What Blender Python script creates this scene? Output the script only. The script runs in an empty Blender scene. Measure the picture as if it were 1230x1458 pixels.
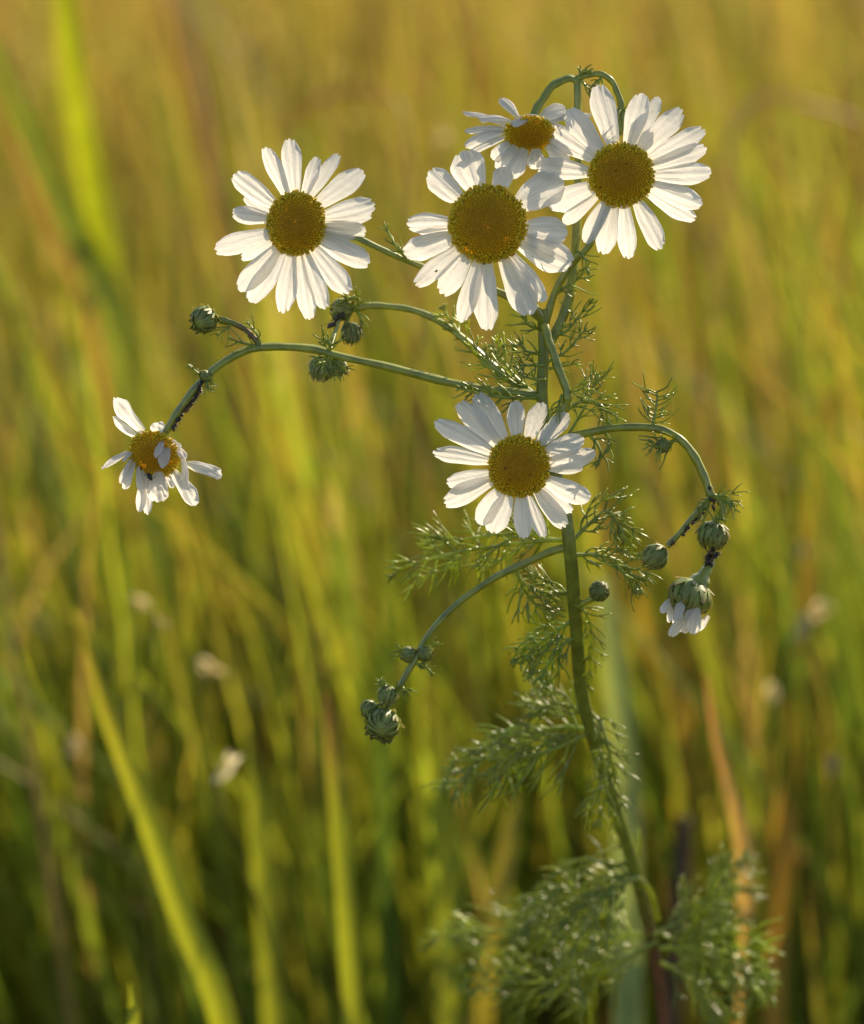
import bpy, math, random
import numpy as np
from mathutils import Vector

# ------------------------------------------------------------------ camera, sky, sun, exposure
SC = bpy.context.scene
COL = SC.collection
PITCH = math.radians(17.0)          # the camera looks down on the meadow
S = 1.0                             # metres from lens to the plane in focus
PXM = 5000.0                        # photograph pixels per metre on that plane
P0 = np.array([0.0, 0.0, 0.45])     # centre of the frame on that plane
FWD = np.array([0.0, math.cos(PITCH), -math.sin(PITCH)])
UPV = np.array([0.0, math.sin(PITCH), math.cos(PITCH)])
RGT = np.array([1.0, 0.0, 0.0])
CAM = P0 - FWD * S

cam_d = bpy.data.cameras.new("camera")
cam = bpy.data.objects.new("camera", cam_d)
COL.objects.link(cam)
cam.location = CAM.tolist()
cam.rotation_euler = (math.pi / 2 - PITCH, 0, 0)
cam_d.sensor_fit = 'VERTICAL'
cam_d.sensor_height = 36.0
cam_d.lens = 36.0 * S / (1458.0 / PXM)
cam_d.clip_start = 0.02
cam_d.clip_end = 2000
cam_d.dof.use_dof = True
cam_d.dof.focus_distance = S
cam_d.dof.aperture_fstop = 6.5
SC.camera = cam

SUN_EL, SUN_AZ = math.radians(30), math.radians(36)
w = bpy.data.worlds.new("World")
SC.world = w
w.use_nodes = True
nt = w.node_tree
sky = nt.nodes.new('ShaderNodeTexSky')
sky.sky_type = 'NISHITA'
sky.sun_disc = False
sky.sun_elevation = SUN_EL
sky.sun_rotation = SUN_AZ
nt.links.new(sky.outputs[0], nt.nodes['Background'].inputs[0])
nt.nodes['Background'].inputs[1].default_value = 0.105
sd = bpy.data.lights.new("sun", 'SUN')
sd.energy = 4.4
sd.angle = math.radians(0.5)
sd.color = (1.0, 0.84, 0.62)
sun = bpy.data.objects.new("sun", sd)
COL.objects.link(sun)
sdir = Vector((math.sin(SUN_AZ) * math.cos(SUN_EL), math.cos(SUN_AZ) * math.cos(SUN_EL), math.sin(SUN_EL)))
sun.rotation_euler = sdir.to_track_quat('Z', 'Y').to_euler()
sun.location = (2, 3, 4)

SC.view_settings.view_transform = 'Standard'
SC.view_settings.look = 'None'
SC.view_settings.exposure = 0.80
SC.view_settings.gamma = 1
SC.cycles.use_denoising = True
SC.cycles.max_bounces = 10
SC.cycles.diffuse_bounces = 5
SC.cycles.glossy_bounces = 3
SC.cycles.caustics_reflective = False
SC.cycles.caustics_refractive = False

rng = np.random.default_rng(7)
R = random.Random(11)

# ------------------------------------------------------------------ materials
def new_mat(name):
    m = bpy.data.materials.new(name)
    m.use_nodes = True
    m.node_tree.nodes.clear()
    return m, m.node_tree.nodes, m.node_tree.links

def leafy(name, col=None, attr=None, trans=0.4, rough=0.45, spec=0.4, noise=0.0, nscale=60.0, trans_gain=(1.25, 1.15, 0.7), bump=0.0, sheen=0.0):
    """thin plant tissue: reflecting and letting light through"""
    m, N, L = new_mat(name)
    out = N.new('ShaderNodeOutputMaterial')
    mix = N.new('ShaderNodeMixShader'); mix.inputs[0].default_value = trans
    pb = N.new('ShaderNodeBsdfPrincipled')
    pb.inputs['Roughness'].default_value = rough
    pb.inputs['Specular IOR Level'].default_value = spec
    tr = N.new('ShaderNodeBsdfTranslucent')
    if attr:
        a = N.new('ShaderNodeAttribute'); a.attribute_name = attr
        src = a.outputs['Color']
    else:
        c = N.new('ShaderNodeRGB'); c.outputs[0].default_value = (*col, 1)
        src = c.outputs[0]
    if noise > 0:
        tc = N.new('ShaderNodeTexCoord')
        nz = N.new('ShaderNodeTexNoise'); nz.inputs['Scale'].default_value = nscale
        nz.inputs['Detail'].default_value = 4
        L.new(tc.outputs['Object'], nz.inputs['Vector'])
        mr = N.new('ShaderNodeMapRange')
        mr.inputs['From Min'].default_value = 0.3; mr.inputs['From Max'].default_value = 0.7
        mr.inputs['To Min'].default_value = 1 - noise; mr.inputs['To Max'].default_value = 1 + noise
        L.new(nz.outputs['Fac'], mr.inputs['Value'])
        vm = N.new('ShaderNodeVectorMath'); vm.operation = 'SCALE'
        L.new(src, vm.inputs[0]); L.new(mr.outputs['Result'], vm.inputs['Scale'])
        src = vm.outputs[0]
        if bump > 0:
            bp = N.new('ShaderNodeBump'); bp.inputs['Strength'].default_value = bump
            bp.inputs['Distance'].default_value = 0.0005
            L.new(nz.outputs['Fac'], bp.inputs['Height'])
            L.new(bp.outputs[0], pb.inputs['Normal'])
    L.new(src, pb.inputs['Base Color'])
    tg = N.new('ShaderNodeVectorMath'); tg.operation = 'MULTIPLY'
    tg.inputs[1].default_value = trans_gain
    L.new(src, tg.inputs[0]); L.new(tg.outputs[0], tr.inputs['Color'])
    L.new(pb.outputs[0], mix.inputs[1]); L.new(tr.outputs[0], mix.inputs[2])
    L.new(mix.outputs[0], out.inputs[0])
    return m

def petal_material():
    m, N, L = new_mat("petal_white")
    out = N.new('ShaderNodeOutputMaterial')
    uv = N.new('ShaderNodeUVMap'); uv.uv_map = 'UVMap'
    mp = N.new('ShaderNodeMapping'); mp.inputs['Scale'].default_value = (26, 1.6, 1)
    nz = N.new('ShaderNodeTexNoise'); nz.inputs['Scale'].default_value = 1.0; nz.inputs['Detail'].default_value = 3
    L.new(uv.outputs[0], mp.inputs[0]); L.new(mp.outputs[0], nz.inputs['Vector'])
    mp2 = N.new('ShaderNodeMapping'); mp2.inputs['Scale'].default_value = (7, 9, 1)
    nz2 = N.new('ShaderNodeTexNoise'); nz2.inputs['Scale'].default_value = 1.0; nz2.inputs['Detail'].default_value = 2
    L.new(uv.outputs[0], mp2.inputs[0]); L.new(mp2.outputs[0], nz2.inputs['Vector'])
    cr = N.new('ShaderNodeValToRGB')
    cr.color_ramp.elements[0].position = 0.32; cr.color_ramp.elements[0].color = (0.70, 0.68, 0.63, 1)
    cr.color_ramp.elements[1].position = 0.60; cr.color_ramp.elements[1].color = (0.88, 0.87, 0.85, 1)
    L.new(nz.outputs['Fac'], cr.inputs[0])
    # cream tint where the petal narrows into the head
    sx = N.new('ShaderNodeSeparateXYZ'); L.new(uv.outputs[0], sx.inputs[0])
    rm = N.new('ShaderNodeMapRange'); rm.inputs['From Min'].default_value = 0.0; rm.inputs['From Max'].default_value = 0.22
    rm.inputs['To Min'].default_value = 0.65; rm.inputs['To Max'].default_value = 0.0
    L.new(sx.outputs['Y'], rm.inputs['Value'])
    mc = N.new('ShaderNodeMix'); mc.data_type = 'RGBA'
    L.new(rm.outputs[0], mc.inputs['Factor']); L.new(cr.outputs[0], mc.inputs['A'])
    mc.inputs['B'].default_value = (0.85, 0.82, 0.60, 1)
    ad = N.new('ShaderNodeMath'); ad.operation = 'ADD'
    L.new(nz.outputs['Fac'], ad.inputs[0]); L.new(nz2.outputs['Fac'], ad.inputs[1])
    bp = N.new('ShaderNodeBump'); bp.inputs['Strength'].default_value = 0.45; bp.inputs['Distance'].default_value = 0.0004
    L.new(ad.outputs[0], bp.inputs['Height'])
    pb = N.new('ShaderNodeBsdfPrincipled'); pb.inputs['Roughness'].default_value = 0.55
    pb.inputs['Specular IOR Level'].default_value = 0.25
    tr = N.new('ShaderNodeBsdfTranslucent')
    L.new(mc.outputs['Result'], pb.inputs['Base Color']); tw = N.new('ShaderNodeVectorMath'); tw.operation = 'MULTIPLY'; tw.inputs[1].default_value = (1.0, .965, .89)
    L.new(mc.outputs['Result'], tw.inputs[0]); L.new(tw.outputs[0], tr.inputs['Color'])
    L.new(bp.outputs[0], pb.inputs['Normal']); L.new(bp.outputs[0], tr.inputs['Normal'])
    mix = N.new('ShaderNodeMixShader'); mix.inputs[0].default_value = 0.58
    L.new(pb.outputs[0], mix.inputs[1]); L.new(tr.outputs[0], mix.inputs[2])
    L.new(mix.outputs[0], out.inputs[0])
    return m

def ground_material():
    m, N, L = new_mat("ground_soil")
    out = N.new('ShaderNodeOutputMaterial'); pb = N.new('ShaderNodeBsdfPrincipled')
    pb.inputs['Roughness'].default_value = 0.95; pb.inputs['Specular IOR Level'].default_value = 0.1
    tc = N.new('ShaderNodeTexCoord')
    nz = N.new('ShaderNodeTexNoise'); nz.inputs['Scale'].default_value = 3.0; nz.inputs['Detail'].default_value = 8
    L.new(tc.outputs['Object'], nz.inputs['Vector'])
    cr = N.new('ShaderNodeValToRGB')
    cr.color_ramp.elements[0].position = 0.35; cr.color_ramp.elements[0].color = (0.055, 0.042, 0.018, 1)
    cr.color_ramp.elements[1].position = 0.65; cr.color_ramp.elements[1].color = (0.24, 0.20, 0.06, 1)
    L.new(nz.outputs['Fac'], cr.inputs[0]); L.new(cr.outputs[0], pb.inputs['Base Color'])
    bp = N.new('ShaderNodeBump'); bp.inputs['Distance'].default_value = 0.02
    L.new(nz.outputs['Fac'], bp.inputs['Height']); L.new(bp.outputs[0], pb.inputs['Normal'])
    L.new(pb.outputs[0], out.inputs[0])
    return m

M_PETAL = petal_material()
M_GROUND = ground_material()
M_STEM = leafy("stem_green", col=(0.295, 0.32, 0.038), trans=0.25, rough=0.30, spec=1.0, noise=0.30, nscale=260, bump=0.12)
M_STEM_LOW = leafy("stem_attr", attr="tint", trans=0.15, rough=0.4, spec=0.55, noise=0.35, nscale=260, bump=0.25)
M_LEAF = leafy("feathery_leaf", attr="tint", trans=0.46, rough=0.27, spec=1.0, noise=0.2, nscale=200)
M_DISC = leafy("disc_florets", attr="tint", trans=0.30, rough=0.55, spec=0.25, trans_gain=(1.2, 1.05, 0.6))
M_BRACT = leafy("bract_scales", attr="tint", trans=0.22, rough=0.45, spec=0.45)
M_GRASS = leafy("grass_blades", attr="tint", trans=0.62, rough=0.5, spec=0.22, trans_gain=(1.32, 1.27, 0.58))
M_BLADE = leafy("broad_blade", attr="tint", trans=0.52, rough=0.42, spec=0.35, noise=0.15, nscale=40, trans_gain=(1.35, 1.2, 0.5))
M_APHID = leafy("aphid_shell", attr="tint", trans=0.05, rough=0.3, spec=0.6)
M_GLINT = leafy("husk_glint", attr="tint", trans=0.68, rough=0.4, spec=0.8, trans_gain=(1.05, 1.0, 0.8))  # pale husks that stand in for blurred glints

# ------------------------------------------------------------------ photo-space helpers
# Points are measured as (column, -row, -depth) in photograph pixels; wld() gives metres in the meadow.
def wld(p):
    p = np.asarray(p, float).reshape(-1, 3)
    d = S - p[:, 2] / PXM
    u = (p[:, 0] - 615.0) / PXM * d / S
    v = (p[:, 1] + 729.0) / PXM * d / S
    return CAM + FWD * d[:, None] + RGT * u[:, None] + UPV * v[:, None]

def dep(d):
    return d + .85 * (d - 100) if 100 < d < 700 else d

def V(x, y, d=0.0):
    d = dep(d)
    return np.array([x, -y, -d], float)

def unit(a):
    a = np.asarray(a, float)
    n = np.linalg.norm(a)
    return a / n if n > 1e-9 else np.array([0, 0, 1.0])

def perp(t):
    a = np.array([0, 0, 1.0]) if abs(t[2]) < 0.8 else np.array([1.0, 0, 0])
    return unit(np.cross(t, a))

def catmull(pts, n=8):
    """smooth curve through rows of any width"""
    p = np.asarray(pts, float)
    if len(p) == 2:
        t = np.linspace(0, 1, n + 1)[:, None]
        return p[0] * (1 - t) + p[1] * t
    q = np.vstack([2 * p[0] - p[1], p, 2 * p[-1] - p[-2]])
    out = []
    for i in range(1, len(q) - 2):
        a, b, c, d = q[i - 1], q[i], q[i + 1], q[i + 2]
        for k in range(n):
            t = k / n
            out.append(0.5 * ((2 * b) + (-a + c) * t + (2 * a - 5 * b + 4 * c - d) * t * t + (-a + 3 * b - 3 * c + d) * t ** 3))
    out.append(p[-1])
    return np.array(out)

class MB:
    """collects vertices and faces of one mesh"""
    def __init__(self):
        self.v, self.f, self.c, self.uv, self.n = [], [], [], [], 0
    def add(self, verts, faces, col=(1, 1, 1), uv=None):
        verts = np.asarray(verts, float)
        self.v.append(verts)
        self.f.extend([tuple(int(i) + self.n for i in f) for f in faces])
        col = np.asarray(col, float)
        if col.ndim == 1:
            col = np.tile(col, (len(verts), 1))
        self.c.append(col)
        self.uv.append(np.zeros((len(verts), 2)) if uv is None else np.asarray(uv, float))
        self.n += len(verts)
    def tube(self, pts, rad, sides=6, col=(1, 1, 1), ridges=0, cap=True):
        pts = np.asarray(pts, float); m = len(pts)
        rad = np.broadcast_to(np.asarray(rad, float), (m,))
        tan = np.gradient(pts, axis=0)
        tan /= np.linalg.norm(tan, axis=1)[:, None] + 1e-12
        a = perp(tan[0]); vs = []
        ang = np.arange(sides) / sides * 2 * math.pi
        rr = 1 + (0.09 * np.cos(ang * ridges) if ridges else 0 * ang)
        for i in range(m):
            a = unit(a - tan[i] * np.dot(a, tan[i])); b = np.cross(tan[i], a)
            vs.append(pts[i] + rad[i] * rr[:, None] * (np.cos(ang)[:, None] * a + np.sin(ang)[:, None] * b))
        vs = np.vstack(vs); fs = []
        for i in range(m - 1):
            for k in range(sides):
                k2 = (k + 1) % sides
                fs.append((i * sides + k, i * sides + k2, (i + 1) * sides + k2, (i + 1) * sides + k))
        if cap:
            fs.append(tuple(range(sides - 1, -1, -1)))
            fs.append(tuple((m - 1) * sides + k for k in range(sides)))
        col = np.asarray(col, float)
        if col.ndim == 2 and len(col) == m:
            col = np.repeat(col, sides, axis=0)
        self.add(vs, fs, col)
    def grid(self, g, col=(1, 1, 1), uv=None, wrap=False):
        g = np.asarray(g, float); a, b = g.shape[:2]; fs = []
        for i in range(a - 1):
            for j in range(b if wrap else b - 1):
                j2 = (j + 1) % b
                fs.append((i * b + j, i * b + j2, (i + 1) * b + j2, (i + 1) * b + j))
        col = np.asarray(col, float)
        if col.ndim == 3: col = col.reshape(-1, 3)
        self.add(g.reshape(-1, 3), fs, col, None if uv is None else np.asarray(uv).reshape(-1, 2))
    def ball(self, c, ax, rads, col=(1, 1, 1), nu=10, nv=7):
        ax = unit(ax); e1 = perp(ax); e2 = np.cross(ax, e1)
        th = np.linspace(0.02, math.pi - 0.02, nv); ph = np.arange(nu) / nu * 2 * math.pi
        g = np.zeros((nv, nu, 3))
        for i, t in enumerate(th):
            for j, p in enumerate(ph):
                g[i, j] = c + ax * rads[0] * math.cos(t) + rads[1] * math.sin(t) * (e1 * math.cos(p) + e2 * math.sin(p))
        self.grid(g, col, wrap=True)

WORLD = {}
def link(name, mb, mat, parent=None, origin=None, world=False, smooth=True):
    """one mesh object; its origin sits at `origin` (photo space unless world)"""
    v = np.vstack(mb.v)
    if not world:
        v = wld(v)
        o = wld(origin)[0] if origin is not None else v.mean(axis=0)
    else:
        o = np.asarray(origin, float) if origin is not None else v.mean(axis=0)
    me = bpy.data.meshes.new(name)
    me.from_pydata((v - o).tolist(), [], mb.f)
    at = me.color_attributes.new("tint", 'FLOAT_COLOR', 'POINT')
    c = np.ones((len(v), 4)); c[:, :3] = np.vstack(mb.c)
    at.data.foreach_set("color", c.ravel())
    uvl = me.uv_layers.new(name="UVMap")
    li = np.zeros(len(me.loops), dtype=np.int32); me.loops.foreach_get("vertex_index", li)
    uvl.data.foreach_set("uv", np.vstack(mb.uv)[li].ravel())
    if smooth:
        me.polygons.foreach_set("use_smooth", [True] * len(me.polygons))
    me.materials.append(mat); me.update()
    ob = bpy.data.objects.new(name, me)
    COL.objects.link(ob)
    po = WORLD[parent.name] if parent else np.zeros(3)
    if parent: ob.parent = parent
    ob.location = (o - po).tolist()
    WORLD[ob.name] = o
    return ob

def tag(o, label=None, cat=None, group=None, kind=None):
    if label: o['label'] = label
    if cat: o['category'] = cat
    if group: o['group'] = group
    if kind: o['kind'] = kind
    return o

# ------------------------------------------------------------------ ground
g = MB()
NG = 60
xs = np.sign(np.linspace(-1, 1, NG)) * np.abs(np.linspace(-1, 1, NG)) ** 3 * 600
gx, gy = np.meshgrid(xs, xs + 0.0, indexing='ij')
gz = 0.02 * np.sin(gx * 2.1) * np.cos(gy * 1.7) * np.exp(-((gx ** 2 + gy ** 2) / 90)) - 0.02
g.grid(np.stack([gx, gy, gz], -1)[:, ::1])
ground = link("ground", g, M_GROUND, origin=(0, 0, 0), world=True)
tag(ground, kind="structure")

# ------------------------------------------------------------------ meadow grass (uncountable)
GREENS = np.array([(0.21, 0.265, 0.034), (0.14, 0.205, 0.03), (0.28, 0.305, 0.036), (0.09, 0.15, 0.026), (0.33, 0.315, 0.05)])
DRIES = np.array([(0.37, 0.26, 0.12), (0.28, 0.175, 0.085), (0.21, 0.11, 0.055), (0.44, 0.33, 0.19), (0.32, 0.25, 0.05)])

def grass_mesh(name, n, xr, yr, hr, wr, dry, seed, lean=0.35, segs=7, keep=None, fan=True):
    r = np.random.default_rng(seed)
    # tufts: blades gather round shared bases
    nt_ = max(1, n // 6)
    ty = yr[0] + (yr[1] - yr[0]) * r.random(nt_) ** 1.15
    halfw = (xr if not fan else 0.0) + (0.45 + 0.42 * (ty + 1.0) if fan else 0)
    tx = (r.random(nt_) * 2 - 1) * halfw
    k = r.integers(0, nt_, n)
    bx = tx[k] + r.normal(0, 0.035, n); by = ty[k] + r.normal(0, 0.035, n)
    h = hr[0] + (hr[1] - hr[0]) * r.beta(2.2, 2.0, n)
    wd = wr[0] + (wr[1] - wr[0]) * r.random(n) ** 1.6
    az = r.random(n) * 2 * math.pi
    ln = np.minimum(np.abs(r.normal(0, lean, n)), .75) * h
    if yr[0] >= .3:
        az = np.where(by + np.sin(az) * ln < yr[0] - .08, -az, az)
    if keep is not None:
        ok = keep(bx, by, h)
        bx, by, h, wd, az, ln = [a[ok] for a in (bx, by, h, wd, az, ln)]
        n = len(bx)
    t = np.linspace(0, 1, segs)
    dirx, diry = np.cos(az), np.sin(az)
    wx = -(.10 + .12 * r.random(n)) * h
    # leaf ribbon faces a random way
    fa = az + math.pi / 2 + r.normal(0, 0.6, n)
    sx, sy = np.cos(fa), np.sin(fa)
    px = bx[:, None] + (dirx * ln)[:, None] * t ** 2.0 + wx[:, None] * t ** 1.3
    py = by[:, None] + diry[:, None] * ln[:, None] * t ** 2.0
    pz = -0.02 + h[:, None] * (t - 0.30 * (ln / h)[:, None] * t ** 2.4)
    prof = np.interp(t, [0, 0.15, 0.5, 0.8, 1], [0.7, 1.0, 0.9, 0.5, 0.04])
    hw = wd[:, None] * prof * 0.5
    v = np.zeros((n, segs, 2, 3))
    for s_, sg in ((0, -1), (1, 1)):
        v[:, :, s_, 0] = px + sg * hw * sx[:, None]
        v[:, :, s_, 1] = py + sg * hw * sy[:, None]
        v[:, :, s_, 2] = pz
    base = (np.arange(n) * segs * 2)[:, None, None]
    i = np.arange(segs - 1)[None, :, None] * 2
    f = base + i + np.array([0, 1, 3, 2])[None, None, :]
    f = f.reshape(-1, 4)
    pd = dry(bx, by, h) if callable(dry) else np.full(n, dry)
    isd = r.random(n) < pd
    cg = GREENS[r.choice(5, n, p=[.32, .24, .20, .14, .10])]
    cd = DRIES[r.choice(5, n, p=[.26, .22, .14, .12, .26])]
    c = np.where(isd[:, None], cd, cg) * (0.6 + 0.8 * r.random((n, 1)))
    # tips of many blades dry out to straw
    tipm = (r.random(n) < 0.35)[:, None, None] * np.clip((t - 0.6) / 0.4, 0, 1)[None, :, None]
    cc = c[:, None, :] * (1 - tipm) + np.array([0.40, 0.25, 0.06]) * tipm
    cc = np.repeat(cc[:, :, None, :], 2, axis=2).reshape(-1, 3)
    v = v.reshape(-1, 3)
    me = bpy.data.meshes.new(name)
    me.vertices.add(len(v)); me.vertices.foreach_set("co", v.ravel())
    me.loops.add(len(f) * 4); me.loops.foreach_set("vertex_index", f.ravel().astype(np.int32))
    me.polygons.add(len(f)); me.polygons.foreach_set("loop_start", np.arange(0, len(f) * 4, 4, dtype=np.int32))
    me.polygons.foreach_set("loop_total", np.full(len(f), 4, dtype=np.int32))
    me.polygons.foreach_set("use_smooth", np.ones(len(f), dtype=bool))
    me.update(calc_edges=True)
    at = me.color_attributes.new("tint", 'FLOAT_COLOR', 'POINT')
    c4 = np.ones((len(v), 4)); c4[:, :3] = cc
    at.data.foreach_set("color", c4.ravel())
    me.materials.append(M_GRASS)
    ob = bpy.data.objects.new(name, me); COL.objects.link(ob)
    return ob

def below_view(bx, by, h):
    """nearer than the plant the turf stays under the view"""
    return np.ones_like(bx, bool)

grass = grass_mesh("meadow_grass", 13000, 0, (0.40, 2.2), (0.12, 0.51), (0.002, 0.0085), lambda x, y, h: np.clip(0.08 + 0.24 * (y - 0.4), 0, 0.5), 23, lean=.26)
tag(grass, "dense backlit meadow grass in yellow green and straw behind the flowering plant", "grass", kind="stuff")
far = grass_mesh("far_grass", 20000, 0, (1.7, 9.0), (0.18, 0.55), (0.003, 0.009), lambda x, y, h: np.full_like(x, 0.70), 4, segs=5)
tag(far, "distant ochre and brown dry meadow grass filling the upper background", "grass", kind="stuff")
turf = grass_mesh("low_turf", 5000, 0, (-0.9, 0.6), (0.05, 0.17), (0.002, 0.006), 0.25, 5, segs=5)
tag(turf, "short green turf growing round the foot of the flowering plant", "grass", kind="stuff")

# flowering grass stems with loose panicles, too many and too small to count; pale spikelets also added for small glints
pb_ = MB()
rp = random.Random(21)
for k in range(420):
    y = .7 + 3.6 * rp.random() ** 1.2
    x = rp.uniform(-1, 1) * (.25 + .3 * (y + 1))
    h = rp.uniform(.30, .62); lx = rp.gauss(-.06, .08); ly = rp.gauss(0, .06)
    col = np.array(rp.choice([(.42, .31, .16), (.34, .20, .11), (.50, .42, .25), (.30, .24, .07)])) * rp.uniform(.8, 1.2)
    pts = catmull(np.array([(x, y, -.01), (x + lx * .3, y + ly * .3, h * .55), (x + lx, y + ly, h)]), 4)
    pb_.tube(pts, np.linspace(.0012, .0005, len(pts)), 3, col, cap=False)
    for q in range(rp.randint(7, 16)):
        u = rp.uniform(.72, 1.0); f = u * (len(pts) - 1); ii = min(len(pts) - 2, int(f))
        c = pts[ii] + (pts[ii + 1] - pts[ii]) * (f - ii)
        off = np.array([rp.gauss(0, 1), rp.gauss(0, 1), rp.uniform(-.2, 1.2)]); off = unit(off) * rp.uniform(.004, .03) * (1.25 - u)* 2
        ax_ = unit(off + np.array([0, 0, -.01])); L_ = rp.uniform(.004, .008)
        sd_ = perp(ax_) * L_ * .24; c = c + off
        pb_.add([c - ax_ * L_ * .5, c + sd_, c + ax_ * L_ * .5, c - sd_, c + np.cross(ax_, sd_)], [(0, 1, 4), (1, 2, 4), (2, 3, 4), (3, 0, 4)], col * 1.25)
pan = link("flowering_grass", pb_, M_GRASS, origin=(0, 1, 0), world=True)
tag(pan, "loose tan seed panicles of flowering grass scattered through the blurred meadow", "grass", kind="stuff")

# ------------------------------------------------------------------ single broad blades of the background
def blade(name, pts, label, cat, col, col_tip=None, group=None, fold=0.22, ground_end=True, face=0.0, thick=False):
    """pts from tip to base: (column, row, depth in px, width in px); the last point is led down to the soil"""
    p = np.array(pts, float)
    w3 = wld(np.stack([p[:, 0], -p[:, 1], -p[:, 2]], 1))
    wd = p[:, 3] / PXM * (S + p[:, 2] / PXM)
    rows = np.hstack([w3, wd[:, None]])
    if ground_end and rows[-1, 2] > 0.01:
        last = rows[-1].copy(); d = rows[-1, :3] - rows[-2, :3]
        d = unit(d); d = unit(d * 0.6 + np.array([0, 0, -0.6]))
        L = last[2] / max(0.2, -d[2])
        mid = last.copy(); mid[:3] += d * L * 0.5
        end = last.copy(); end[:3] += d * L * 0.5 + np.array([0, 0, -1]) * max(0, (last[2] + d[2] * L * .5)); end[2] = -0.015
        end[3] *= 0.8
        rows = np.vstack([rows, mid, end])
    c = catmull(rows, 8)
    m = len(c); t = np.linspace(0, 1, m)
    b = MB()
    tan = np.gradient(c[:, :3], axis=0); tan /= np.linalg.norm(tan, axis=1)[:, None]
    col = np.array(col, float); ct = np.array(col_tip if col_tip is not None else col, float)
    mixk = np.clip(1 - t / 0.35, 0, 1)[:, None]
    cc = col * (1 - mixk) + ct * mixk
    if thick:
        b.tube(c[:, :3], np.maximum(c[:, 3] * 0.5, 1e-4), 8, cc)
    else:
        g_ = np.zeros((m, 5, 3))
        for i in range(m):
            side = unit(np.cross(tan[i], FWD)); nrm = np.cross(side, tan[i])
            side = unit(side * math.cos(face) + nrm * math.sin(face)); nrm = np.cross(side, tan[i])
            for j, s in enumerate((-1, -.5, 0, .5, 1)):
                g_[i, j] = c[i, :3] + side * s * c[i, 3] * 0.5 + nrm * (abs(s) - .5) * fold * c[i, 3]
        b.grid(g_, np.repeat(cc[:, None, :], 5, 1))
    o = link(name, b, M_BLADE, origin=c[-1, :3], world=True)
    return tag(o, label, cat, group)

YG = (0.30, 0.34, 0.02); GR = (0.19, 0.25, 0.03); OR = (0.36, 0.22, 0.06); PG = (0.26, 0.33, 0.12)
BG = "single grass blades standing out behind the plant"
blade("grass_blade", [(108, 865, 1450, 4), (150, 1010, 1400, 22), (205, 1150, 1350, 34), (258, 1300, 1300, 38), (318, 1458, 1250, 40)],
      "broad yellow green grass blade leaning left across the lower left corner", "grass blade", YG, (0.36, 0.30, 0.03), BG)
blade("grass_blade", [(82, -60, 2900, 28), (106, 120, 3050, 36), (138, 320, 3400, 36), (168, 480, 4200, 32)],
      "tall wide bright green grass blade running off the top left edge", "grass blade", (0.25, 0.30, 0.02), None, BG)
blade("grass_blade", [(-10, 60, 3600, 20), (70, 250, 3500, 34), (130, 380, 3400, 40), (170, 500, 3300, 44)],
      "dark green grass blade slanting in from the left edge under the tall bright one", "grass blade", GR, None, BG)
blade("grass_blade", [(20, 190, 3900, 14), (80, 330, 3800, 28), (140, 480, 3700, 34)],
      "orange dry grass blade slanting beside the dark green one at the left edge", "grass blade", OR, None, BG)
blade("grass_blade", [(463, 985, 1500, 6), (474, 1080, 1450, 22), (485, 1200, 1400, 26), (500, 1420, 1350, 28)],
      "narrow straight yellow blade with brown tip below the hanging lower left buds", "grass blade", YG, (0.35, 0.16, 0.05), BG)
blade("grass_blade", [(352, 1040, 2100, 8), (362, 1130, 2050, 26), (376, 1280, 2000, 32), (388, 1440, 1950, 32)],
      "upright green yellow blade rising beside the pale oval glint", "grass blade", YG, None, BG)
blade("grass_blade", [(185, 1400, 700, 4), (190, 1440, 690, 14), (192, 1490, 680, 18)],
      "short bright blade tip at the bottom edge left of the leaning blade", "grass blade", YG, None, BG)
blade("grass_blade", [(862, 820, 1900, 18), (876, 960, 1850, 34), (890, 1100, 1800, 40), (893, 1250, 1750, 42)],
      "pale grey green wide blade upright just right of the main stem", "grass blade", PG, None, BG)
blade("dry_grass_leaf", [(1006, 960, 1500, 6), (1018, 1040, 1480, 14), (1036, 1110, 1450, 18), (1058, 1200, 1420, 28), (1062, 1290, 1400, 24), (1056, 1370, 1390, 10)],
      "orange dry curled grass leaf standing right of the main stem", "dry leaf", (0.46, 0.30, 0.10), (0.36, 0.18, 0.06), None)
blade("grass_blade", [(905, 800, 2700, 16), (925, 890, 2650, 30), (950, 960, 2600, 34), (965, 1060, 2550, 30)],
      "yellow orange blade slanting down left of the faded hanging flower", "grass blade", (0.42, 0.30, 0.03), None, BG)
blade("grass_blade", [(1185, 560, 3200, 22), (1165, 720, 3100, 36), (1148, 880, 3000, 38), (1130, 1040, 2900, 36)],
      "tall orange yellow blade near the right edge above the pale round blurred highlight", "grass blade", (0.42, 0.31, 0.04), None, BG)
blade("grass_blade", [(1112, 1130, 2300, 10), (1116, 1190, 2280, 34), (1112, 1260, 2250, 36), (1105, 1400, 2200, 30)],
      "short orange blade in the shade near the lower right corner", "grass blade", (0.45, 0.26, 0.03), None, BG)
blade("grass_blade", [(1190, 640, 3000, 10), (1195, 800, 2900, 26), (1200, 980, 2850, 30), (1195, 1150, 2800, 30)],
      "bright yellow green blade at the far right edge", "grass blade", YG, None, BG)
blade("grass_blade", [(620, 1000, 2300, 10), (628, 1110, 2250, 32), (640, 1240, 2200, 38), (640, 1360, 2150, 36)],
      "wide yellow green blade behind the big drooping feathery leaf", "grass blade", YG, None, BG)
blade("grass_blade", [(735, 1130, 1900, 10), (720, 1220, 1850, 30), (700, 1330, 1800, 30), (690, 1420, 1800, 30)],
      "yellow blade behind the stem between the two lowest feathery leaves", "grass blade", (0.40, 0.33, 0.04), None, BG)
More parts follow.
